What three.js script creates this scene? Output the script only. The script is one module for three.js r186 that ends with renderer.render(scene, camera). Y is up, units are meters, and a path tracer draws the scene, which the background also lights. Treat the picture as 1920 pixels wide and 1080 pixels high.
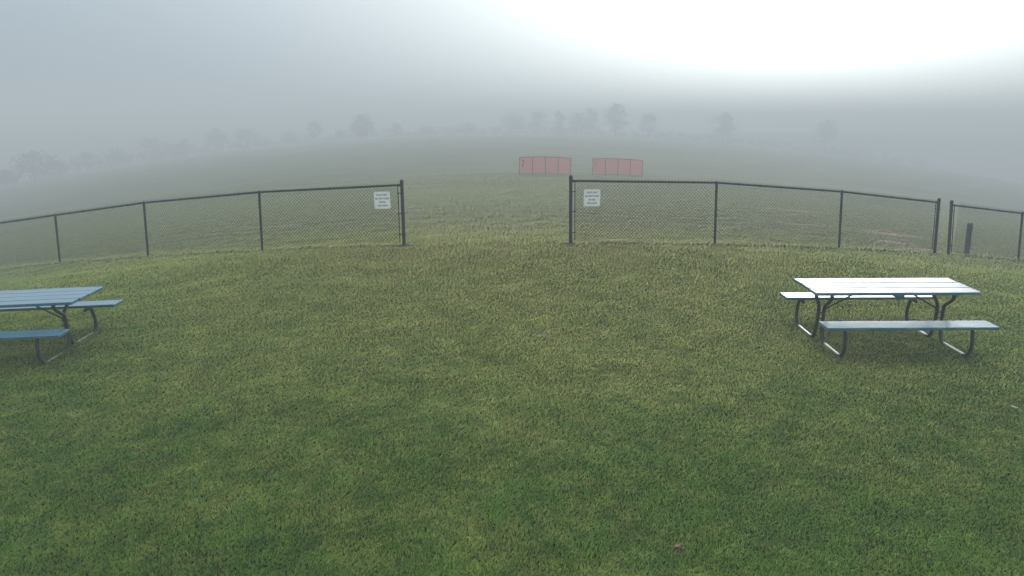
import * as THREE from 'three';
import { RoundedBoxGeometry } from 'three/addons/geometries/RoundedBoxGeometry.js';
import { mergeGeometries } from 'three/addons/utils/BufferGeometryUtils.js';
import { createNoise2D } from 'simplex-noise';

// ---------------------------------------------------------------- camera, sky, sun, air, exposure
const scene = new THREE.Scene();
const camera = new THREE.PerspectiveCamera(45.11, 16 / 9, 0.1, 2000);
camera.position.set(0, 3.0, 0);
camera.rotation.x = -0.2195;

const renderer = new THREE.WebGLRenderer({ antialias: true });
renderer.toneMapping = THREE.LinearToneMapping;
renderer.toneMappingExposure = 1.34;
renderer.shadowMap.enabled = true;

const SUN = new THREE.Vector3(0.452, 0.285, -1.087).normalize();
const clamp = THREE.MathUtils.clamp, lerp = THREE.MathUtils.lerp;
const sm = (a, b, x) => { const t = clamp((x - a) / (b - a), 0, 1); return t * t * (3 - 2 * t); };
{
  // a foggy morning sky: even grey-blue fog, brightening smoothly round the veiled sun
  const W = 1024, H = 512, data = new Float32Array(W * H * 4);
  const sunEl = Math.asin(SUN.y), sunAz = Math.atan2(SUN.z, SUN.x);
  for (let r = 0; r < H; r++) for (let c = 0; c < W; c++) {
    const el = ((r + 0.5) / H - 0.5) * Math.PI, az = ((c + 0.5) / W - 0.5) * 2 * Math.PI;
    let da = az - sunAz; da = Math.atan2(Math.sin(da), Math.cos(da));
    const x = Math.cos(el) * Math.cos(az), y = Math.sin(el), z = Math.cos(el) * Math.sin(az);
    const th = Math.acos(clamp(x * SUN.x + y * SUN.y + z * SUN.z, -1, 1)) * 180 / Math.PI;
    const wide = Math.hypot(da * Math.cos(el) * 0.74, (el - sunEl) * (el < sunEl ? 1.1 : 1.0)) * 180 / Math.PI;
    const near = 1.3 * Math.exp(-(wide * wide) / (2 * 6.5 * 6.5)) + 0.85 * Math.exp(-(wide * wide) / (2 * 15 * 15));
    const far = 1.0 * Math.exp(-th / 26);
    const dome = 1.05 * Math.max(0, y);   // a fog dome is brightest overhead
    const o = (r * W + c) * 4;
    const below = y < 0 ? Math.exp(y * 3) * 0.6 + 0.4 : 1;
    data[o] = (0.06 + far * 0.98 + dome * 0.98 + near * 0.98) * below;
    data[o + 1] = (0.13 + far * 0.98 + dome * 1.0 + near * 1.0) * below;
    data[o + 2] = (0.215 + far * 0.86 + dome * 0.98 + near * 0.95) * below;
    data[o + 3] = 1;
  }
  const sky = new THREE.DataTexture(data, W, H, THREE.RGBAFormat, THREE.FloatType);
  sky.mapping = THREE.EquirectangularReflectionMapping;
  sky.magFilter = THREE.LinearFilter; sky.needsUpdate = true;
  scene.background = sky; scene.environment = sky;
}
const sun = new THREE.DirectionalLight(new THREE.Color(1, 0.95, 0.86), 1.0);
sun.position.copy(SUN).multiplyScalar(120); sun.castShadow = true; sun.shadow.radius = 44;
sun.shadow.mapSize.set(2048, 2048);
Object.assign(sun.shadow.camera, { left: -30, right: 30, top: 30, bottom: -30, near: 1, far: 260 });
scene.add(sun, sun.target);
scene.fog = new THREE.FogExp2(new THREE.Color(0.93, 0.985, 1.0), 0.0094);

// ---------------------------------------------------------------- helpers
let seed = 20261;
const rnd = () => { seed = (seed + 0x6d2b79f5) | 0; let t = Math.imul(seed ^ (seed >>> 15), 1 | seed); t = (t + Math.imul(t ^ (t >>> 7), 61 | t)) ^ t; return ((t ^ (t >>> 14)) >>> 0) / 4294967296; };
const rr = (a, b) => a + (b - a) * rnd();
const n1 = createNoise2D(rnd), n2 = createNoise2D(rnd), n3 = createNoise2D(rnd);
const used = {};
const numbered = (n) => { const k = used[n] = (used[n] ?? -1) + 1; return k ? `${n}_${String(k).padStart(3, '0')}` : n; };
function thing(name, label, category, pos = [0, 0, 0], group) {
  const o = new THREE.Group(); o.name = numbered(name); o.position.set(...pos); scene.add(o);
  o.userData = { label, category }; if (group) o.userData.group = group;
  return o;
}
function part(name, geo, mat, parent, at) {
  const m = new THREE.Mesh(geo, mat); m.name = name; m.castShadow = m.receiveShadow = true;
  if (at) m.position.set(...at);
  parent.add(m); return m;
}
const V = (x, y, z) => new THREE.Vector3(x, y, z);
function rod(a, b, r, n = 10) {             // straight round bar between two points, with ends
  const d = b.clone().sub(a), g = new THREE.CylinderGeometry(r, r, d.length(), n);
  g.applyQuaternion(new THREE.Quaternion().setFromUnitVectors(V(0, 1, 0), d.normalize()));
  const m = a.clone().add(b).multiplyScalar(0.5); g.translate(m.x, m.y, m.z); return g;
}
function bent(points, r, seg = 48, n = 10, tension = 0.5) {
  return new THREE.TubeGeometry(new THREE.CatmullRomCurve3(points, false, 'catmullrom', tension), seg, r, n);
}
const std = (o) => new THREE.MeshStandardMaterial(o);
const rgb = (r, g, b) => new THREE.Color().setRGB(r, g, b);

// ---------------------------------------------------------------- the lie of the land
const D = [-40, 0, 4, 7, 9, 11.5, 14, 20, 35, 50, 80, 120, 160, 235, 310, 600];
const B = [0, 0, 0.08, 0.24, 0.39, 0.63, 0.84, 0.76, 0.35, 0.05, 0.5, 1.3, 1.85, 2.28, 2.32, 1.8];
const M = (() => {
  const m = [], dl = []; for (let i = 0; i < D.length - 1; i++) dl.push((B[i + 1] - B[i]) / (D[i + 1] - D[i]));
  m[0] = dl[0]; m[D.length - 1] = dl[D.length - 2];
  for (let i = 1; i < D.length - 1; i++) {
    if (dl[i - 1] * dl[i] <= 0) { m[i] = 0; continue; }
    const h0 = D[i] - D[i - 1], h1 = D[i + 1] - D[i], w1 = 2 * h1 + h0, w2 = h1 + 2 * h0;
    m[i] = (w1 + w2) / (w1 / dl[i - 1] + w2 / dl[i]);
  }
  return m;
})();
function base(d) {
  d = clamp(d, D[0], D[D.length - 1]);
  let i = 0; while (i < D.length - 2 && d > D[i + 1]) i++;
  const h = D[i + 1] - D[i], t = (d - D[i]) / h;
  return (1 + 2 * t) * (1 - t) ** 2 * B[i] + t * (1 - t) ** 2 * h * M[i] + t * t * (3 - 2 * t) * B[i + 1] + t * t * (t - 1) * h * M[i + 1];
}
const PAD = { x: 4.894, y: 0.283, z: -8.94, tx: 0.056, tz: 0.003 };      // levelled spot under the right-hand table
function ground(x, z) {
  const d = -z, k = sm(-3, 3, x), rho = Math.sqrt(d * d + 16);
  const s = lerp(0.05 + 0.095 * sm(8, 15.5, d), 0.042 + 0.066 * sm(8, 15.5, d) + 0.034 * sm(18, 70, d), k);
  let y = base(d) - s * x * x / Math.sqrt(rho * rho + 0.5 * x * x);
  const far = sm(24, 60, d);
  y += 0.012 * n1(x * 0.9, z * 0.9) * (1 - far) + far * (0.06 * n2(x * 0.11, z * 0.16) + 0.1 * n3(x * 0.03, z * 0.045));
  const r2 = ((x - PAD.x) ** 2 + (z - PAD.z) ** 2) / (1.55 * 1.55), w = Math.exp(-r2 * r2);
  return lerp(y, PAD.y - PAD.tx * (z - PAD.z) + PAD.tz * (x - PAD.x), w);
}
// turf: green where it is watered, olive and straw where it is worn and going dormant
const GREEN = [0.076, 0.152, 0.014], LUSH = [0.042, 0.108, 0.013], OLIVE = [0.232, 0.262, 0.058], STRAW = [0.28, 0.24, 0.10];
const bare = [[-6.28, -19.1, 0.42, 0.3], [-3.1, -21.4, 0.5, 0.3], [9.9, -16.75, 0.5, 0.3], [9.7, -17.6, 0.55, 0.4], [10.9, -19.9, 0.8, 0.6], [8.5, -20.3, 0.7, 0.35], [10.4, -25.9, 1.1, 0.45], [3.2, -27.3, 0.9, 0.4], [-5.5, -27.5, 0.8, 0.35], [1.2, -4.42, 0.05, 0.035], [0.4, -8.9, 0.12, 0.08]];
const bareAt = (x, z) => { let b = 0; for (const [bx, bz, rx, rz] of bare) { const q = ((x - bx) / rx) ** 2 + ((z - bz) / rz) ** 2; if (q < 5) b = Math.max(b, Math.exp(-q * q) * 0.85 + 0.12 * n3(x * 9, z * 9) * Math.exp(-q)); } return clamp(b, 0, 1); };
function dry(x, z) {
  const d = -z;
  return clamp(0.04 + 0.46 * sm(4.2, 9, d) * Math.exp(-((x - 0.4) ** 2) / (2 * (2.2 + 0.28 * d) ** 2)) + 0.24 * sm(8, 14, d)
    + 0.09 * n1(x * 0.35 + 3, z * 0.35) + 0.12 * n2(x * 1.3, z * 1.5) + 0.17 * n3(x * 4.5, z * 5), 0, 1);
}
function turf(x, z, out) {
  const t = dry(x, z), lush = clamp(0.4 + 0.16 * n2(x * 0.5 + 9, z * 0.6) + 0.28 * n1(x * 2.2, z * 2.2 + 5), 0, 1), b = bareAt(x, z);
  const st = clamp((t - 0.62) * 1.3, 0, 0.55);
  for (let c = 0; c < 3; c++) {
    const g = lerp(GREEN[c], LUSH[c], lush), a = lerp(g, OLIVE[c], clamp(t * 1.35, 0, 1));
    const rough = sm(12.5, 19, -z) * 0.75;       // the unwatered field beyond the fence is duller
    out[c] = lerp(lerp(lerp(a, STRAW[c], st), [0.135, 0.155, 0.080][c], rough), [0.36, 0.285, 0.195][c], b);
  }
  return out;
}

// ---------------------------------------------------------------- ground sheet
function grainTexture() {
  const N = 1024, data = new Uint8Array(N * N * 4), h = new Float32Array(N * N);
  const wrap = (f, s, u, v, k) => {   // tileable noise by walking circles
    const a = u * 2 * Math.PI, b = v * 2 * Math.PI;
    return f(Math.cos(a) * s + k, Math.sin(a) * s + Math.cos(b) * s * 1.7) * 0.5 + f(Math.sin(b) * s + k, Math.cos(a) * s - Math.cos(b) * s) * 0.5;
  };
  for (let y = 0; y < N; y++) for (let x = 0; x < N; x++) h[y * N + x] = 0.22 * wrap(n1, 3, x / N, y / N, 7) + 0.22 * wrap(n2, 9, x / N, y / N, 3) + rr(-0.22, 0.22);
  // short bright and dark strokes: blades and gaps too small to build
  for (let k = 0; k < 60000; k++) {
    const a = rnd() * 6.283, l = 4 + rnd() * 9, v = rr(-0.5, 0.6); let px = rnd() * N, py = rnd() * N;
    for (let i = 0; i < l; i++) { px += Math.cos(a); py += Math.sin(a); h[((py | 0) & (N - 1)) * N + ((px | 0) & (N - 1))] += v * 0.5; }
  }
  for (let i = 0; i < N * N; i++) { const v = clamp(0.72 + 0.32 * h[i], 0.15, 1); data.set([v * 255, v * 252, v * 240, 255], i * 4); }
  const t = new THREE.DataTexture(data, N, N); t.magFilter = THREE.LinearFilter; t.wrapS = t.wrapT = THREE.RepeatWrapping; t.needsUpdate = true;
  return t;
}
const grain = grainTexture();
{
  const xs = [], zs = [];
  for (let i = -150; i <= 150; i++) { const t = i / 150; xs.push(Math.sinh(t * 5.2) / Math.sinh(5.2) * 420); }
  for (let z = 40; z > -2; z -= 3) zs.push(z);
  for (let d = 2; d < 420; d *= 1.0135) zs.push(-d);
  const nx = xs.length, nz = zs.length, pos = new Float32Array(nx * nz * 3), col = new Float32Array(nx * nz * 3), uv = new Float32Array(nx * nz * 2), idx = [], c = [0, 0, 0];
  for (let j = 0; j < nz; j++) for (let i = 0; i < nx; i++) {
    const k = j * nx + i, x = xs[i], z = zs[j];
    pos.set([x, ground(x, z), z], k * 3); uv.set([x / 3.1, z / 3.1], k * 2); turf(x, z, c);
    const f = lerp(0.8, 0.74, sm(12, 45, -z));
    const streak = 1 + sm(18, 40, -z) * (0.25 * n2(x * 0.05, z * 0.55) + 0.2 * n1(x * 0.12, z * 1.1)) ;
    col.set([c[0] * f * streak, c[1] * f * streak, c[2] * f * streak], k * 3);
    if (i < nx - 1 && j < nz - 1) idx.push(k, k + 1, k + nx, k + 1, k + nx + 1, k + nx);
  }
  const g = new THREE.BufferGeometry();
  g.setAttribute('position', new THREE.BufferAttribute(pos, 3)); g.setAttribute('color', new THREE.BufferAttribute(col, 3)); g.setAttribute('uv', new THREE.BufferAttribute(uv, 2));
  g.setIndex(idx); g.computeVertexNormals();
  const m = new THREE.Mesh(g, std({ vertexColors: true, map: grain, bumpMap: grain, bumpScale: 0.02, roughness: 0.9 }));
  m.name = 'ground'; m.receiveShadow = true; m.userData.kind = 'structure'; scene.add(m);
}

// ---------------------------------------------------------------- mown grass, blade by blade
{
  const pos = [], col = [], idx = [], nrm = [];
  const BL = 18;
  for (let b = 0; b < BL; b++) {
    const a = rnd() * 6.283, r = Math.sqrt(rnd()) * 0.030, x = Math.cos(a) * r, z = Math.sin(a) * r;
    const dir = rnd() * 6.283, dx = Math.cos(dir), dz = Math.sin(dir), w = rr(0.0016, 0.0027), h = rr(0.018, 0.042), lean = rr(0.006, 0.034);
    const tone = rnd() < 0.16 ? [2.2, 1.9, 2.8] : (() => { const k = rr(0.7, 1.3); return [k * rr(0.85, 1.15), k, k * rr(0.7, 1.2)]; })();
    const o = pos.length / 3;
    for (let s = 0; s < 3; s++) {
      const t = s / 2, off = lean * t * t, y = h * (t - 0.22 * t * t) - 0.004, ww = w * (1 - 0.35 * t);
      const cx = x + dx * off, cz = z + dz * off, sx = -dz * ww, sz = dx * ww;
      if (s < 2) { pos.push(cx - sx, y, cz - sz, cx + sx, y, cz + sz); col.push(...tone, ...tone); nrm.push(dx * 0.5, 0.85, dz * 0.5, dx * 0.5, 0.85, dz * 0.5); }
      else { pos.push(cx, y, cz); col.push(...tone); nrm.push(dx * 0.5, 0.85, dz * 0.5); }
    }
    idx.push(o, o + 1, o + 2, o + 1, o + 3, o + 2, o + 2, o + 3, o + 4);
  }
  const g = new THREE.BufferGeometry();
  g.setAttribute('position', new THREE.Float32BufferAttribute(pos, 3)); g.setAttribute('color', new THREE.Float32BufferAttribute(col, 3)); g.setAttribute('normal', new THREE.Float32BufferAttribute(nrm, 3)); g.setIndex(idx);
  const LINES = [[-16.75, -19.3, -13.95, -18.05], [-13.95, -18.05, -11.136, -16.814], [-11.136, -16.814, -8.283, -15.564], [-8.283, -15.564, -5.224, -14.331], [-5.224, -14.331, -2.155, -13.715], [1.178, -13.776, 4.233, -14.328], [4.233, -14.328, 7.26, -15.215], [7.26, -15.215, 9.932, -16.085], [10.322, -16.18, 12.37, -16.684], [12.37, -16.684, 15.3, -17.9]];
  const hedge = (x, z) => {                 // 1 on the fence line, where the mower does not reach
    let m = 9; if (z > -13 || z < -20) return 0;
    for (const [ax, az, bx, bz] of LINES) { const t = clamp(((x - ax) * (bx - ax) + (z - az) * (bz - az)) / ((bx - ax) ** 2 + (bz - az) ** 2), 0, 1); m = Math.min(m, Math.hypot(x - ax - t * (bx - ax), z - az - t * (bz - az))); }
    return 1 - sm(0.06, 0.2 + 0.08 * n2(x * 2, z * 2), m);
  };
  const spots = [];
  const soil = [[-2.155, -13.715, 0.26], [-5.224, -14.331, 0.16], [1.178, -13.776, 0.15], [4.233, -14.328, 0.12], [9.93, -16.08, 0.15], [10.32, -16.18, 0.15]];
  for (let d = 2.9; d < 62;) {
    const c = 0.0245 * Math.pow(Math.max(1, d / 5), 0.62), half = 0.78 * d + 1.3;
    for (let x = -half; x < half; x += c) {
      const px = x + rr(-0.6, 0.6) * c, pz = -d + rr(-0.6, 0.6) * c;
      if (rnd() < sm(24, 60, d)) continue;
      if (rnd() < bareAt(px, pz) * 1.1) continue;
      if (soil.some(([sx, sz, r]) => ((px - sx) / r) ** 2 + ((pz - sz) / (r * 0.7)) ** 2 < 1 + 0.6 * n3(px * 8, pz * 8))) continue;
      spots.push([px, pz, c / 0.0245]);
    }
    d += c;
  }
  const im = new THREE.InstancedMesh(g, new THREE.MeshPhysicalMaterial({ vertexColors: true, roughness: 0.85, specularIntensity: 0.5, side: THREE.DoubleSide }), spots.length);
  const m = new THREE.Matrix4(), q = new THREE.Quaternion(), up = V(0, 1, 0), s = V(1, 1, 1), p = V(0, 0, 0), cc = new THREE.Color(), t = [0, 0, 0];
  spots.forEach(([x, z, k], i) => {
    turf(x, z, t);
    const v = 0.82 + 0.36 * rnd() + 0.16 * n3(x * 2.6, z * 2.6);
    const tall = clamp(0.95 + 0.2 * n2(x * 0.8, z * 0.8) + 0.2 * n1(x * 5, z * 5), 0.6, 1.4);
    q.setFromAxisAngle(up, rnd() * 6.283); const hg = hedge(x, z); s.set(k * 1.12, tall * (1 + 1.3 * hg), k * 1.12); p.set(x, ground(x, z), z);
    im.setMatrixAt(i, m.compose(p, q, s));
    const pale = hg * 0.55; im.setColorAt(i, cc.setRGB(lerp(t[0], 0.34, pale) * v, lerp(t[1], 0.36, pale) * v, lerp(t[2], 0.17, pale) * v));
  });
  im.name = 'grass'; im.castShadow = im.receiveShadow = true;
  im.userData = { kind: 'stuff', label: 'short mown grass, green in front and olive towards the fence', category: 'grass' };
  scene.add(im);
}

// ---------------------------------------------------------------- chain link fences
const vinyl = std({ color: rgb(0.012, 0.019, 0.026), roughness: 0.7 });
const wireMat = std({ color: rgb(0.012, 0.018, 0.021), roughness: 0.55 });
const soilMat = std({ color: rgb(0.035, 0.028, 0.02), roughness: 0.95, bumpMap: grain, bumpScale: 0.01 });
function linkFabric(a, b, low, highA, highB) {   // zigzag wires hooked into each other, from point a to point b (ground points)
  const w = 0.0355, run = Math.hypot(b.x - a.x, b.z - a.z), n = Math.round(run / w), r = 0.0029;
  const along = V(b.x - a.x, 0, b.z - a.z).normalize(), out = V(-along.z, 0, along.x), pos = [], idx = [], nrm = [];
  const H = Math.round(((highA + highB) / 2 - low) / w);
  for (let k = 0; k < n; k++) {
    const path = [];
    for (let j = 0; j <= H; j++) {
      const cI = k + ((j + k) % 2), t = cI / n, hi = lerp(highA, highB, t), y = lerp(a.y, b.y, t) + low + (hi - low) * j / H;
      path.push(V(a.x + along.x * run * t, y, a.z + along.z * run * t).addScaledVector(out, (j + k) % 2 ? r * 1.2 : -r * 1.2));
    }
    for (let j = 0; j < H; j++) {
      const p = path[j], q = path[j + 1], d = q.clone().sub(p).normalize(), s1 = d.clone().cross(out).normalize(), s2 = out, o = pos.length / 3;
      for (const e of [p, q]) for (let i = 0; i < 3; i++) {
        const an = i * 2.0944 + 0.5, c = Math.cos(an), s = Math.sin(an);
        const nx = s1.x * c + s2.x * s, ny = s1.y * c + s2.y * s, nz = s1.z * c + s2.z * s;
        pos.push(e.x + nx * r, e.y + ny * r, e.z + nz * r); nrm.push(nx, ny, nz);
      }
      for (let i = 0; i < 3; i++) { const i2 = (i + 1) % 3; idx.push(o + i, o + 3 + i, o + i2, o + i2, o + 3 + i, o + 3 + i2); }
    }
  }
  const g = new THREE.BufferGeometry();
  g.setAttribute('position', new THREE.Float32BufferAttribute(pos, 3)); g.setAttribute('normal', new THREE.Float32BufferAttribute(nrm, 3)); g.setIndex(idx);
  return g;
}
// posts: [x, z, rail height, lean of the top in x, end post height or 0]
function fence(label, posts, group) {
  const o0 = posts[0], f = thing('chain_link_fence', label, 'fence', [o0[0], ground(o0[0], o0[1]), o0[1]], group);
  const P = posts.map(([x, z, rail, lean, end]) => ({ b: V(x - o0[0], ground(x, z) - f.position.y, z - o0[1]), rail, lean, end }));
  const at = (p, h) => V(p.b.x + p.lean * h / 1.22, p.b.y + h, p.b.z);
  for (const p of P) {
    if (p.end) {
      const post = part('end_post', rod(at(p, -0.1), at(p, p.end - 0.03), 0.034, 16), vinyl, f);
      const cap = new THREE.SphereGeometry(0.039, 16, 8, 0, 6.2832, 0, 1.5708); cap.scale(1, 1.15, 1);
      const lip = new THREE.CylinderGeometry(0.039, 0.039, 0.03, 16); lip.translate(0, -0.015, 0);
      const t = at(p, p.end - 0.03); part('cap', mergeGeometries([cap, lip]), vinyl, post, [t.x, t.y, t.z]);
    } else {
      const post = part('line_post', rod(at(p, -0.1), at(p, p.rail), 0.025, 14), vinyl, f);
      const eye = new THREE.TorusGeometry(0.026, 0.007, 8, 18); eye.rotateY(Math.PI / 2);
      const cup = new THREE.CylinderGeometry(0.027, 0.029, 0.05, 14); cup.translate(0, -0.045, 0);
      const nub = new THREE.SphereGeometry(0.012, 10, 8); nub.translate(0, 0.03, 0);
      const t = at(p, p.rail); part('cap', mergeGeometries([eye, cup, nub].map((g) => g.toNonIndexed())), vinyl, post, [t.x, t.y, t.z]);
    }
    const soil = new THREE.CircleGeometry(1, 22), a = soil.attributes.position, big = p.end ? 0.24 : 0.13;
    for (let i = 0; i < a.count; i++) {
      const k = 1 + 0.35 * n3(i * 0.9 + p.b.x, p.b.z), x = a.getX(i) * big * k, z = a.getY(i) * big * 0.6 * k;
      a.setXYZ(i, x, ground(p.b.x + o0[0] + x, p.b.z + o0[1] + z) - ground(p.b.x + o0[0], p.b.z + o0[1]) + (i ? 0.006 : 0.03), -z);
    }
    soil.computeVertexNormals();
    part('soil', soil, soilMat, f, [p.b.x, p.b.y, p.b.z]);
  }
  for (let i = 0; i < P.length - 1; i++) {
    const p = P[i], q = P[i + 1], a = at(p, p.rail), b = at(q, q.rail);
    const rail = part('top_rail', rod(a, b, 0.0215, 12), vinyl, f);
    const dir = b.clone().sub(a).normalize();
    for (const [e, other, s] of [[p, q, 1], [q, p, -1]]) if (e.end) {
      const c = at(e, e.rail).addScaledVector(dir, s * 0.045);
      part('rail_cup', rod(c.clone().addScaledVector(dir, -0.03), c.clone().addScaledVector(dir, 0.03), 0.029, 12), vinyl, rail);
      const u = 0.085, bar = (h) => at(e, h).addScaledVector(dir, s * u);
      const tb = part('tension_bar', rod(bar(0.09), bar(e.rail - 0.02), 0.0095, 8), vinyl, f);
      for (const h of [0.24, 0.66, 1.06]) {
        const ring = new THREE.TorusGeometry(0.037, 0.006, 6, 18); ring.rotateX(Math.PI / 2); ring.scale(1, 2.2, 1);
        const c0 = at(e, h); ring.translate(c0.x, c0.y, c0.z);
        part('tension_band', mergeGeometries([ring, rod(c0.clone().addScaledVector(dir, s * 0.035), c0.clone().addScaledVector(dir, s * 0.105), 0.0095, 8)]), vinyl, tb);
      }
    }
    // fabric hangs on the camera side of the posts
    const off = V(-dir.z, 0, dir.x).normalize().multiplyScalar(0.032);
    const ga = p.b.clone().add(off), gb = q.b.clone().add(off);
    const s0 = p.end ? 0.085 : 0, s1 = q.end ? 0.085 : 0, flat = V(gb.x - ga.x, gb.y - ga.y, gb.z - ga.z).normalize();
    ga.addScaledVector(flat, s0); gb.addScaledVector(flat, -s1);
    const fab = part('chain_link_mesh', linkFabric(ga, gb, 0.12, p.rail + 0.045, q.rail + 0.045), wireMat, f);
    fab.userData.kind = 'stuff';
    for (let k = 1; k < 6; k++) {   // wire ties round the rail
      const c = a.clone().lerp(b, k / 6), t = new THREE.TorusGeometry(0.027, 0.0035, 6, 14);
      t.applyQuaternion(new THREE.Quaternion().setFromUnitVectors(V(0, 0, 1), dir)); t.translate(c.x, c.y, c.z);
      part('tie', t, wireMat, rail);
    }
  }
  return f;
}
fence('long dark chain link fence left of the opening, running down to the left edge', [[-16.75, -19.3, 1.2, 0.05, 0], [-13.95, -18.05, 1.2, 0.05, 0], [-11.136, -16.814, 1.2, 0.045, 0], [-8.283, -15.564, 1.225, 0.04, 0], [-5.224, -14.331, 1.23, 0.028, 0], [-2.155, -13.715, 1.215, -0.006, 1.31]], 'chain link fences across the field');
fence('dark chain link fence right of the opening, between its two end posts', [[1.178, -13.776, 1.265, -0.02, 1.365], [4.233, -14.328, 1.29, -0.04, 0], [7.26, -15.215, 1.275, -0.06, 0], [9.932, -16.085, 1.21, -0.06, 1.3]], 'chain link fences across the field');
fence('short stretch of dark chain link fence beyond the narrow gap at the right edge', [[10.322, -16.18, 1.19, -0.09, 1.29], [12.37, -16.684, 1.155, -0.085, 0], [15.3, -17.9, 1.17, -0.08, 0], [18.2, -19.2, 1.18, -0.08, 0]], 'chain link fences across the field');

// ---------------------------------------------------------------- notices on the fence
function noticeTexture() {
  const c = document.createElement('canvas'); c.width = c.height = 1024; const x = c.getContext('2d');
  x.fillStyle = '#f0f2f2'; x.fillRect(0, 0, 1024, 1024);
  for (let i = 0; i < 400; i++) { x.fillStyle = `rgba(${120 + rnd() * 60},${120 + rnd() * 60},110,${rnd() * 0.06})`; x.fillRect(rnd() * 1024, rnd() * 1024, rnd() * 40, 2 + rnd() * 60); }
  x.fillStyle = '#0c1013'; x.textAlign = 'center'; x.textBaseline = 'middle';
  const line = (s, y, w) => { x.save(); x.font = 'bold 150px sans-serif'; const k = w / x.measureText(s).width; x.translate(512, y); x.scale(k, 1); x.fillText(s, 0, 0); x.restore(); };
  line('PILOTS ONLY', 190, 690); line('NO SPECTATORS', 410, 880); line('BEYOND', 625, 430); line('THIS POINT', 840, 670);
  const t = new THREE.CanvasTexture(c); t.colorSpace = THREE.SRGBColorSpace; return t;
}
const notice = noticeTexture();
const boltMat = std({ color: rgb(0.25, 0.25, 0.25), metalness: 0.8, roughness: 0.4 });
function sign(label, pos, turn, roll, size) {
  const s = thing('notice_sign', label, 'sign', pos, 'notices on the fence ends');
  const sh = new THREE.Shape(), h = size / 2, r = 0.014;
  sh.moveTo(-h + r, -h); sh.lineTo(h - r, -h); sh.quadraticCurveTo(h, -h, h, -h + r); sh.lineTo(h, h - r); sh.quadraticCurveTo(h, h, h - r, h); sh.lineTo(-h + r, h); sh.quadraticCurveTo(-h, h, -h, h - r); sh.lineTo(-h, -h + r); sh.quadraticCurveTo(-h, -h, -h + r, -h);
  const g = new THREE.ExtrudeGeometry(sh, { depth: 0.0025, bevelEnabled: false });
  const p = g.attributes.position, uv = g.attributes.uv; for (let i = 0; i < p.count; i++) uv.setXY(i, (p.getX(i) + h) / size, (p.getY(i) + h) / size);
  part('plate', g, std({ map: notice, roughness: 0.5 }), s);
  for (const [x, y] of [[-1, 1], [1, 1], [-1, -1], [1, -1]]) { const b = new THREE.CylinderGeometry(0.006, 0.006, 0.006, 10); b.rotateX(Math.PI / 2); b.translate(x * (h - 0.022), y * (h - 0.022), 0.005); part('bolt', b, boltMat, s); }
  s.rotation.set(0, turn, roll);
}
sign('white notice panel on the fence left of the opening, hung slightly crooked', [-2.562, 1.71, -13.737], -0.198, 0.035, 0.335);
sign('white notice panel on the fence right of the opening, hung straight', [1.584, 1.753, -13.789], 0.179, -0.004, 0.335);

// ---------------------------------------------------------------- pilot barriers: framed netting out in the field
const frameMat = std({ color: rgb(0.05, 0.03, 0.03), roughness: 0.6 });
const netMat = std({ color: rgb(0.78, 0.24, 0.22), roughness: 0.7, side: THREE.DoubleSide });
function netting(w, h, s0, s1) {           // plastic safety net: a grid of flat strips
  const g = [], nx = Math.round(w / 0.05), ny = Math.round(h / 0.05), sag = (t) => -0.03 * Math.sin(t * Math.PI);
  for (let i = 0; i <= nx; i++) { const t = i / nx, b = new THREE.BoxGeometry(0.028, h + sag(t), 0.002); b.translate(t * w, h / 2 + sag(t) / 2 + lerp(s0, s1, t), 0); g.push(b); }
  for (let j = 0; j <= ny; j++) for (let k = 0; k < 4; k++) {
    const t = (k + 0.5) / 4, b = new THREE.BoxGeometry(w / 4, 0.026, 0.0021); b.translate(t * w, j / ny * (h + sag(t)) + lerp(s0, s1, t), 0.0005); g.push(b);
  }
  return mergeGeometries(g);
}
function barrier(label, a, b, digit) {
  const A = V(a[0], ground(...a), a[1]), Bv = V(b[0], ground(...b), b[1]);
  const f = thing('net_barrier', label, 'barrier', A.toArray(), 'net barriers in the field');
  const H = 1.22, N = 4, lift = [0, 0.06, 0.075, 0.05, -0.02], p = [];
  for (let i = 0; i <= N; i++) { const t = i / N, q = A.clone().lerp(Bv, t); p.push(V(q.x - A.x, ground(q.x, q.z) - A.y + lift[i], q.z - A.z)); }
  for (let i = 0; i <= N; i++) part('post', rod(p[i].clone().add(V(0, -0.12, 0)), p[i].clone().add(V(0, H + 0.03, 0)), 0.022, 10), frameMat, f);
  for (let i = 0; i < N; i++) {
    const q = p[i], r = p[i + 1], up = V(0, H, 0), low = V(0, 0.05, 0);
    part('top_rail', rod(q.clone().add(up), r.clone().add(up), 0.02, 8), frameMat, f);
    part('bottom_rail', rod(q.clone().add(low), r.clone().add(low), 0.012, 8), frameMat, f);
    const w = Math.hypot(r.x - q.x, r.z - q.z), n = part('netting', netting(w - 0.05, H - 0.08, 0, r.y - q.y), netMat, f, [q.x + 0.025, q.y + 0.06, q.z]);
    n.rotation.y = -Math.atan2(r.z - q.z, r.x - q.x);
    if (!i) {   // station number tied to the first panel
      const seg = digit === 1 ? [[0.2, 0.5, 0.2, 1.0]] : [[0.14, 1.0, 0.28, 0.96], [0.28, 0.96, 0.28, 0.8], [0.28, 0.8, 0.16, 0.6], [0.15, 0.58, 0.3, 0.55]];
      const bars = seg.map(([x0, y0, x1, y1]) => rod(V(x0, y0, 0.02), V(x1, y1, 0.02), digit === 1 ? 0.014 : 0.028, 6));
      part('number', mergeGeometries(bars), frameMat, n);
    }
  }
  return f;
}
barrier('pink netting barrier of four panels in the field, left one, behind the opening', [0.543, -50.96], [4.32, -51.6], 2);
barrier('pink netting barrier of four panels in the field, right one, behind the fence', [6.03, -52.45], [9.95, -53.6], 1);

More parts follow.
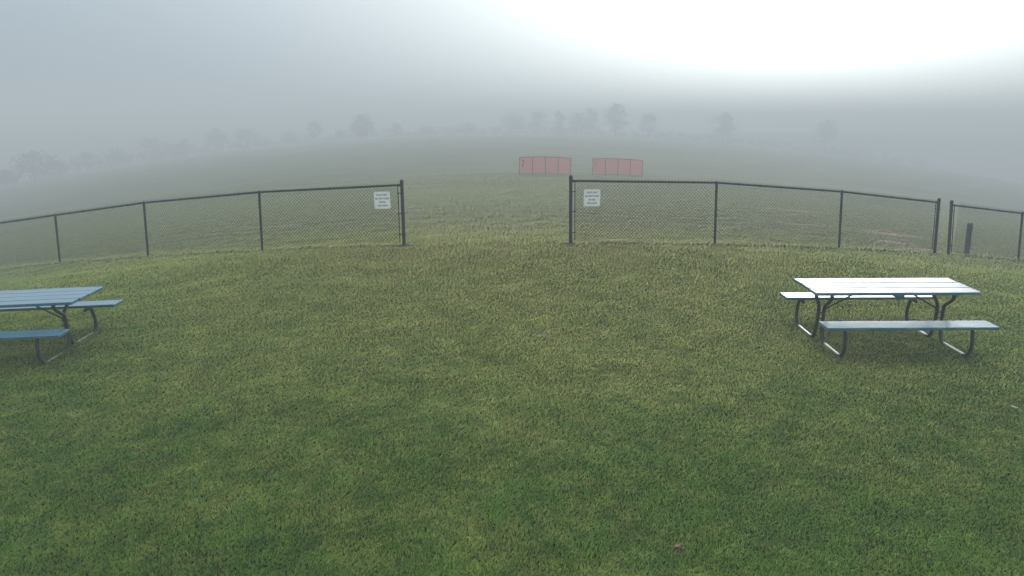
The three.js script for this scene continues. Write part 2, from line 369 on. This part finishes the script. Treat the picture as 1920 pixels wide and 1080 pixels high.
// ---------------------------------------------------------------- short square post behind the right-hand fence
{
  const x = 11.13, z = -16.75, y = ground(x, z);
  const t = thing('square_post', 'short dark green square post standing just behind the short fence', 'post', [x, y, z]);
  const m = std({ color: rgb(0.035, 0.062, 0.066), roughness: 0.6, bumpMap: grain, bumpScale: 0.004 });
  part('shaft', new RoundedBoxGeometry(0.09, 0.84, 0.09, 2, 0.01), m, t, [0, 0.32, 0]);
  const cap = new THREE.CylinderGeometry(0.045, 0.063, 0.03, 4); cap.rotateY(Math.PI / 4); part('cap', cap, m, t, [0, 0.755, 0]);
  part('hasp', new RoundedBoxGeometry(0.022, 0.07, 0.02, 2, 0.006), m, t, [0.053, 0.62, 0.02]);
  t.rotation.z = 0.03;
}

// ---------------------------------------------------------------- picnic tables
function paintTexture(worn) {
  const W = 1024, H = 256, data = new Uint8Array(W * H * 4), h = new Uint8Array(W * H * 4), film = new Uint8Array(W * H * 4);
  for (let y = 0; y < H; y++) for (let x = 0; x < W; x++) {
    const g = 0.5 * n1(x * 0.006 + 11, y * 0.11) + 0.3 * n2(x * 0.02, y * 0.35) + 0.2 * n3(x * 0.08, y * 0.9);
    const chip = sm(0.62 - worn, 0.78 - worn, 0.55 + 0.4 * n2(x * 0.006 + 40, y * 0.05) + 0.35 * g - 0.3), k = 1 + 0.16 * g;
    const wet = n1(x * 0.004 + 70, y * 0.045) * 0.7 + 0.3 * n2(x * 0.015, y * 0.16 + 30);
    const P = [44, 106, 132], Wd = [128, 128, 118], o = (y * W + x) * 4;
    for (let c = 0; c < 3; c++) data[o + c] = clamp(lerp(P[c], Wd[c], chip * 0.8) * k, 0, 255);
    data[o + 3] = 255; const b = clamp(128 + 90 * g - 40 * chip, 0, 255); h.set([b, clamp(150 + 60 * g + 60 * chip, 0, 255), b, 255], o); film.set([clamp(195 + 140 * wet, 40, 255), 0, 0, 255], o);
  }
  const make = (d, srgb) => { const t = new THREE.DataTexture(d, W, H); t.magFilter = THREE.LinearFilter; t.wrapS = t.wrapT = THREE.RepeatWrapping; if (srgb) t.colorSpace = THREE.SRGBColorSpace; t.needsUpdate = true; return t; };
  return [make(data, true), make(h, false), make(film, false)];
}
const paints = [0.06, 0.18, 0.34].map((w) => { const [map, h, film] = paintTexture(w); return new THREE.MeshPhysicalMaterial({ map, bumpMap: h, bumpScale: 0.0022, roughness: 0.42, clearcoat: 1, clearcoatRoughness: 0.17, ...(w > 0.1 ? { clearcoatMap: film, clearcoat: 0.85, roughnessMap: h, roughness: 0.75, clearcoatRoughness: 0.29 } : {}) }); });
const tubeMat = std({ color: rgb(0.045, 0.05, 0.055), metalness: 0.4, roughness: 0.42 });
const railMat = std({ color: rgb(0.42, 0.43, 0.43), metalness: 0.85, roughness: 0.32 });
const braceMat = std({ color: rgb(0.03, 0.032, 0.035), metalness: 0.3, roughness: 0.45 });
function board(len, th, w) {               // plank with eased edges, uv in plank lengths
  const g = new RoundedBoxGeometry(len, th, w, 3, 0.006), p = g.attributes.position, uv = g.attributes.uv, u0 = rnd() * 9, v0 = rnd() * 9;
  for (let i = 0; i < p.count; i++) uv.setXY(i, u0 + p.getX(i) / 2.2, v0 + (p.getZ(i) + p.getY(i)) / 0.55);
  return g;
}
function picnicTable(label, d) {
  const t = thing('picnic_table', label, 'picnic table', d.at, 'picnic tables on the lawn');
  t.rotation.set(d.tilt[0], d.turn, d.tilt[1], 'ZXY');
  const th = 0.039, n = d.boards, gap = 0.013, bw = (d.W - gap * (n - 1)) / n;
  for (let i = 0; i < n; i++) {
    const b = part('tabletop_board', board(d.L + rr(-0.006, 0.006), th, bw), paints[d.worn[i % d.worn.length]], t, [rr(-0.004, 0.004), d.Ht - th / 2 + rr(-0.0015, 0.0015), -d.W / 2 + bw / 2 + i * (bw + gap)]);
    b.rotation.x = rr(-0.006, 0.006);
  }
  const seatZ = d.S / 2 - d.Bw / 2;
  for (const s of [-1, 1]) {
    const b = part('seat_board', board(d.L, th, d.Bw), paints[s < 0 ? 0 : d.seatWorn], t, [d.seatShift?.[s < 0 ? 0 : 1] ?? 0, d.Hs - th / 2, s * seatZ]); b.rotation.x = s * 0.008;
  }
  // cleats under the top
  for (const x of [0.03]) part('cleat', new RoundedBoxGeometry(0.115, 0.03, d.W - 0.012, 2, 0.01), paints[0], t, [x, d.Ht - th - 0.016, 0]);
  const r = 0.0225, yb = r - 0.012, yTop = d.Ht - th - 0.012, ys = d.Hs - th - r;
  for (const sx of [-1, 1]) {
    const x = sx * d.frame;
    for (const sz of [-1, 1]) {
      const q = (z, y) => V(x + sz * 0.024, y, sz * z);
      const zo = seatZ;
      // seat support, ground rail, upright and arm: one bent tube, its rail worn bright
      const outer = [q(zo - 0.13, ys), q(zo - 0.06, ys), q(zo - 0.012, ys - 0.012), q(zo + 0.012, ys - 0.06), q(zo + 0.036, ys - 0.17), q(zo + 0.034, ys - 0.25), q(zo - 0.002, yb + 0.045), q(zo - 0.045, yb + 0.006), q(zo - 0.085, yb)];
      const inner = [q(0.165, yb), q(0.115, yb + 0.008), q(0.072, yb + 0.06), q(0.036, 0.2), q(0.026, 0.33), q(0.028, d.Ht * 0.58), q(0.05, d.Ht * 0.66), q(0.13, d.Ht * 0.745), q(0.185, d.Ht * 0.82), q(0.2, d.Ht * 0.9), q(0.2, yTop)];
      part('seat_leg', bent(outer, r, 56, 12), tubeMat, t);
      part('centre_leg', bent(inner, r, 72, 12), tubeMat, t);
      part('ground_rail', rod(q(0.16, yb), q(zo - 0.08, yb), r, 12), railMat, t);
      const end = rod(q(zo - 0.15, ys - 0.006), q(zo - 0.11, ys - 0.006), 0.017, 8); part('bracket', end, braceMat, t);
    }
    part('arm_plate', new RoundedBoxGeometry(0.055, 0.006, 0.5, 1, 0.002), braceMat, t, [x, d.Ht - th - 0.004, 0]);
    part('brace', rod(V(x - sx * 0.02, d.Ht * 0.56, 0), V(sx * 0.26, d.Ht - th - 0.01, 0), 0.0105, 8), braceMat, t);
    for (const h of [0.32, 0.4]) part('bolt', rod(V(x - 0.05, h, 0), V(x + 0.05, h, 0), 0.009, 6), braceMat, t);
  }
  return t;
}
picnicTable('blue picnic table with wet white-shining top and bench on the right', { at: [4.894, 0.283, -8.94], turn: 0.005, tilt: [0.056, 0.003], L: 2.102, W: 0.71, S: 1.554, Bw: 0.26, Ht: 0.773, Hs: 0.451, boards: 3, frame: 0.79, worn: [1, 1, 2], seatWorn: 2 });
picnicTable('grey-blue picnic table cut off by the left edge, duller top of four boards', { at: [-6.656, 0.152, -8.915], turn: 0.004, tilt: [0.0615, 0.043], L: 2.236, W: 0.732, S: 1.484, Bw: 0.233, Ht: 0.743, Hs: 0.438, boards: 4, frame: 0.74, worn: [0, 0, 0, 0], seatWorn: 0 });

// ---------------------------------------------------------------- scraps and leaves on the lawn
const scrapMat = std({ color: rgb(0.75, 0.76, 0.72), roughness: 0.8, side: THREE.DoubleSide }), leafMat = std({ color: rgb(0.21, 0.14, 0.085), roughness: 0.75, side: THREE.DoubleSide });
function curl(w, l, k) {                    // a curled sheet with a pointed outline
  const g = new THREE.PlaneGeometry(1, 1, 6, 6), p = g.attributes.position;
  for (let i = 0; i < p.count; i++) {
    const u = p.getX(i), v = p.getY(i), wd = Math.sqrt(Math.max(0.04, 1 - (2 * v) ** 2)) * (0.85 + 0.15 * Math.sin(v * 17));
    p.setXYZ(i, u * w * wd, 0.018 + k * (4 * u * u * 0.5 + v * v * 1.4 + 0.2 * Math.sin(u * 9 + v * 5)), v * l);
  }
  g.computeVertexNormals(); return g;
}
function litter(name, label, category, x, z, w, l, k, mat, turn) {
  const m = new THREE.Mesh(curl(w, l, k), mat); m.name = numbered(name); m.position.set(x, ground(x, z) + 0.012, z); m.rotation.y = turn; m.castShadow = m.receiveShadow = true;
  m.userData = { label, category }; scene.add(m);
}
litter('paper_scrap', 'small white scrap lying mid lawn, between the opening and the right table', 'scrap', 2.40, -10.66, 0.04, 0.085, 0.02, scrapMat, 1.9);
litter('paper_scrap', 'small white scrap on the lawn at the right edge, below the right table', 'scrap', 5.39, -6.98, 0.035, 0.06, 0.018, scrapMat, 0.6);
litter('dead_leaf', 'curled brown leaf beside the left legs of the right picnic table', 'leaf', 4.02, -8.6, 0.05, 0.09, 0.02, leafMat, 0.4);
litter('dead_leaf', 'brown leaf in the long grass at the bottom edge, right of the middle', 'leaf', 1.185, -4.44, 0.045, 0.07, 0.018, leafMat, 2.3);

// ---------------------------------------------------------------- trees in the fog
const barkMat = std({ color: rgb(0.06, 0.05, 0.042), roughness: 0.95 });
const leafMats = [[0.09, 0.12, 0.06], [0.12, 0.12, 0.06], [0.10, 0.11, 0.07]].map((c) => std({ color: rgb(...c), roughness: 0.8, side: THREE.DoubleSide }));
function crown(h, w, trunkH, clumps, leavesPer, size) {
  const pos = [], idx = [];
  for (let c = 0; c < clumps; c++) {
    const t = rnd(), a = rnd() * 6.283, yy = trunkH + (h - trunkH) * (0.08 + 0.86 * t), env = Math.sin(Math.PI * clamp(0.16 + 0.8 * t, 0, 1)) ** 0.7;
    const R = w * 0.5 * env * Math.sqrt(rnd()) * rr(0.75, 1.12), cx = Math.cos(a) * R, cz = Math.sin(a) * R, cr = rr(0.09, 0.2) * w;
    for (let l = 0; l < leavesPer; l++) {
      const d = V(rr(-1, 1), rr(-0.8, 0.8), rr(-1, 1)); if (d.length() > 1) d.normalize();
      const e = V(rr(-1, 1), rr(-1, 1), rr(-1, 1)).normalize(), f = e.clone().cross(V(rr(-1, 1), rr(-1, 1), rr(-1, 1))).normalize(), s = size * rr(0.6, 1.3), o = pos.length / 3;
      const p = V(cx + d.x * cr, yy + d.y * cr * 0.8, cz + d.z * cr);
      for (const [u, v] of [[-1, 0], [0, -0.55], [1, 0], [0, 0.55]]) pos.push(p.x + (e.x * u + f.x * v) * s, p.y + (e.y * u + f.y * v) * s, p.z + (e.z * u + f.z * v) * s);
      idx.push(o, o + 1, o + 2, o, o + 2, o + 3);
    }
  }
  const g = new THREE.BufferGeometry(); g.setAttribute('position', new THREE.Float32BufferAttribute(pos, 3)); g.setIndex(idx); g.computeVertexNormals(); return g;
}
function trunk(h, w) {
  const g = [], r = 0.03 * h;
  const lean = rr(-0.25, 0.25);
  const main = new THREE.CylinderGeometry(r * 0.35, r, h * 0.8, 8); main.translate(0, h * 0.4 - 0.2, 0); main.rotateZ(lean * 0.12); g.push(main);
  for (let i = 0; i < 7; i++) {
    const a = i * 2.4 + rnd(), y0 = h * rr(0.22, 0.6), l = w * rr(0.25, 0.45);
    g.push(rod(V(0, y0, 0), V(Math.cos(a) * l, y0 + h * rr(0.12, 0.3), Math.sin(a) * l), r * 0.28, 5));
  }
  return mergeGeometries(g);
}
function tree(label, x, d, h, w, kind, dense = 1) {
  const t = thing('tree', label, 'tree', [x, ground(x, -d) - 0.1, -d], 'trees fading in the fog');
  const th = h * (kind === 1 ? 0.12 : 0.2);
  part('trunk', trunk(h, w), barkMat, t);
  part('crown', crown(h, w, th, Math.round(60 * dense), 28, 0.15 + 0.012 * h), leafMats[kind], t);
}
tree('dark rounded tree, the clearest one, near the left edge of the picture', -115.0, 169, 7.0, 10.2, 0, 1.3);
tree('hazy tree at the very left edge, cut by the picture border', -119.0, 165, 3.8, 5.2, 2, 1);
tree('low hazy tree just right of the clearest tree on the left', -123.4, 192, 4.0, 6.2, 1, 0.8);
tree('hazy tree right of the leftmost group, with a flat wide crown', -122.9, 203, 5.1, 8.8, 0, 0.9);
tree('hazy wide tree at left, second broad crown above the long fence', -118.7, 211, 5.3, 10.7, 2, 0.9);
tree("broad faint tree at left, tallest of the left group's right end", -113.6, 224, 7.0, 12.9, 0, 0.9);
tree('small faint tree between two broad ones, left of the taller thin tree', -108.3, 234, 5.9, 8.1, 1, 0.8);
tree('tall faint tree at left with an uneven top', -100.5, 240, 8.5, 8.8, 0, 0.9);
tree('faint low tree right of the uneven tall tree on the left', -88.9, 238, 6.8, 9.1, 2, 0.8);
tree('faint low tree alone in the gap left of the slim tree', -78.1, 251, 4.8, 8.7, 1, 0.7);
tree('slim faint tree with a narrow upright crown, left of the domed tree', -66.7, 240, 7.4, 5.1, 0, 0.8);
tree("small slim faint tree right beside the domed tree's left", -61.9, 256, 4.0, 4.9, 2, 0.7);
tree('domed round tree in the fog left of the middle, above the left fence end', -47.3, 224, 7.8, 9.0, 0, 1.3);
tree('slim faint tree just right of the domed round tree', -40.2, 247, 5.2, 4.4, 1, 0.8);
tree('low faint tree with two humps, left of the middle', -29.9, 256, 4.0, 10.2, 2, 0.8);
tree('low faint tree nearest left of the middle of the picture', -17.4, 265, 4.7, 11.0, 0, 0.8);
tree("faint wide tree above the left netting barrier's left end", 0.0, 266, 8.2, 10.2, 2, 0.8);
tree('faint wide tree above the left netting barrier', 9.6, 266, 8.6, 10.2, 0, 0.8);
tree('narrow faint tree above the gap between the netting barriers', 16.9, 256, 9.2, 4.9, 1, 0.8);
tree('faint tree left of the tallest one, low round top', 23.3, 256, 8.6, 7.6, 2, 0.8);
tree('faint tree with a pointed top right beside the tallest one', 29.0, 265, 10.5, 6.2, 0, 0.8);
tree('tallest faint tree, above the right netting barrier', 37.3, 256, 11.8, 9.0, 0, 1);
tree('faint small tree at the right end of the middle group', 50.8, 265, 9.0, 8.3, 2, 0.7);
tree('lone faint tree right of the middle group, in the bright fog', 78.8, 265, 12.0, 9.1, 0, 0.9);
tree('lone faint tree farthest right, in the bright fog under the sun', 120.5, 272, 12.9, 10.1, 2, 0.9);
{
  // low scrub along the far side of the field, one mass in the fog
  const g = [];
  for (let i = 0; i < 190; i++) {
    const x = lerp(-180, 170, (i + rnd()) / 190), d = 286 - 0.0042 * Math.max(0, -x) ** 2 + rr(-7, 7), c = crown(rr(1.6, 4.2), rr(4, 8), 0.1, 7, 30, 0.3);
    c.translate(x, ground(x, -d) - 0.2, -d); g.push(c);
  }
  const m = new THREE.Mesh(mergeGeometries(g), leafMats[2]); m.name = 'hedgerow'; m.castShadow = true; m.userData = { kind: 'stuff', label: 'low grey scrub along the far edge of the field, lost in fog', category: 'hedgerow' };
  scene.add(m);
}

renderer.render(scene, camera);
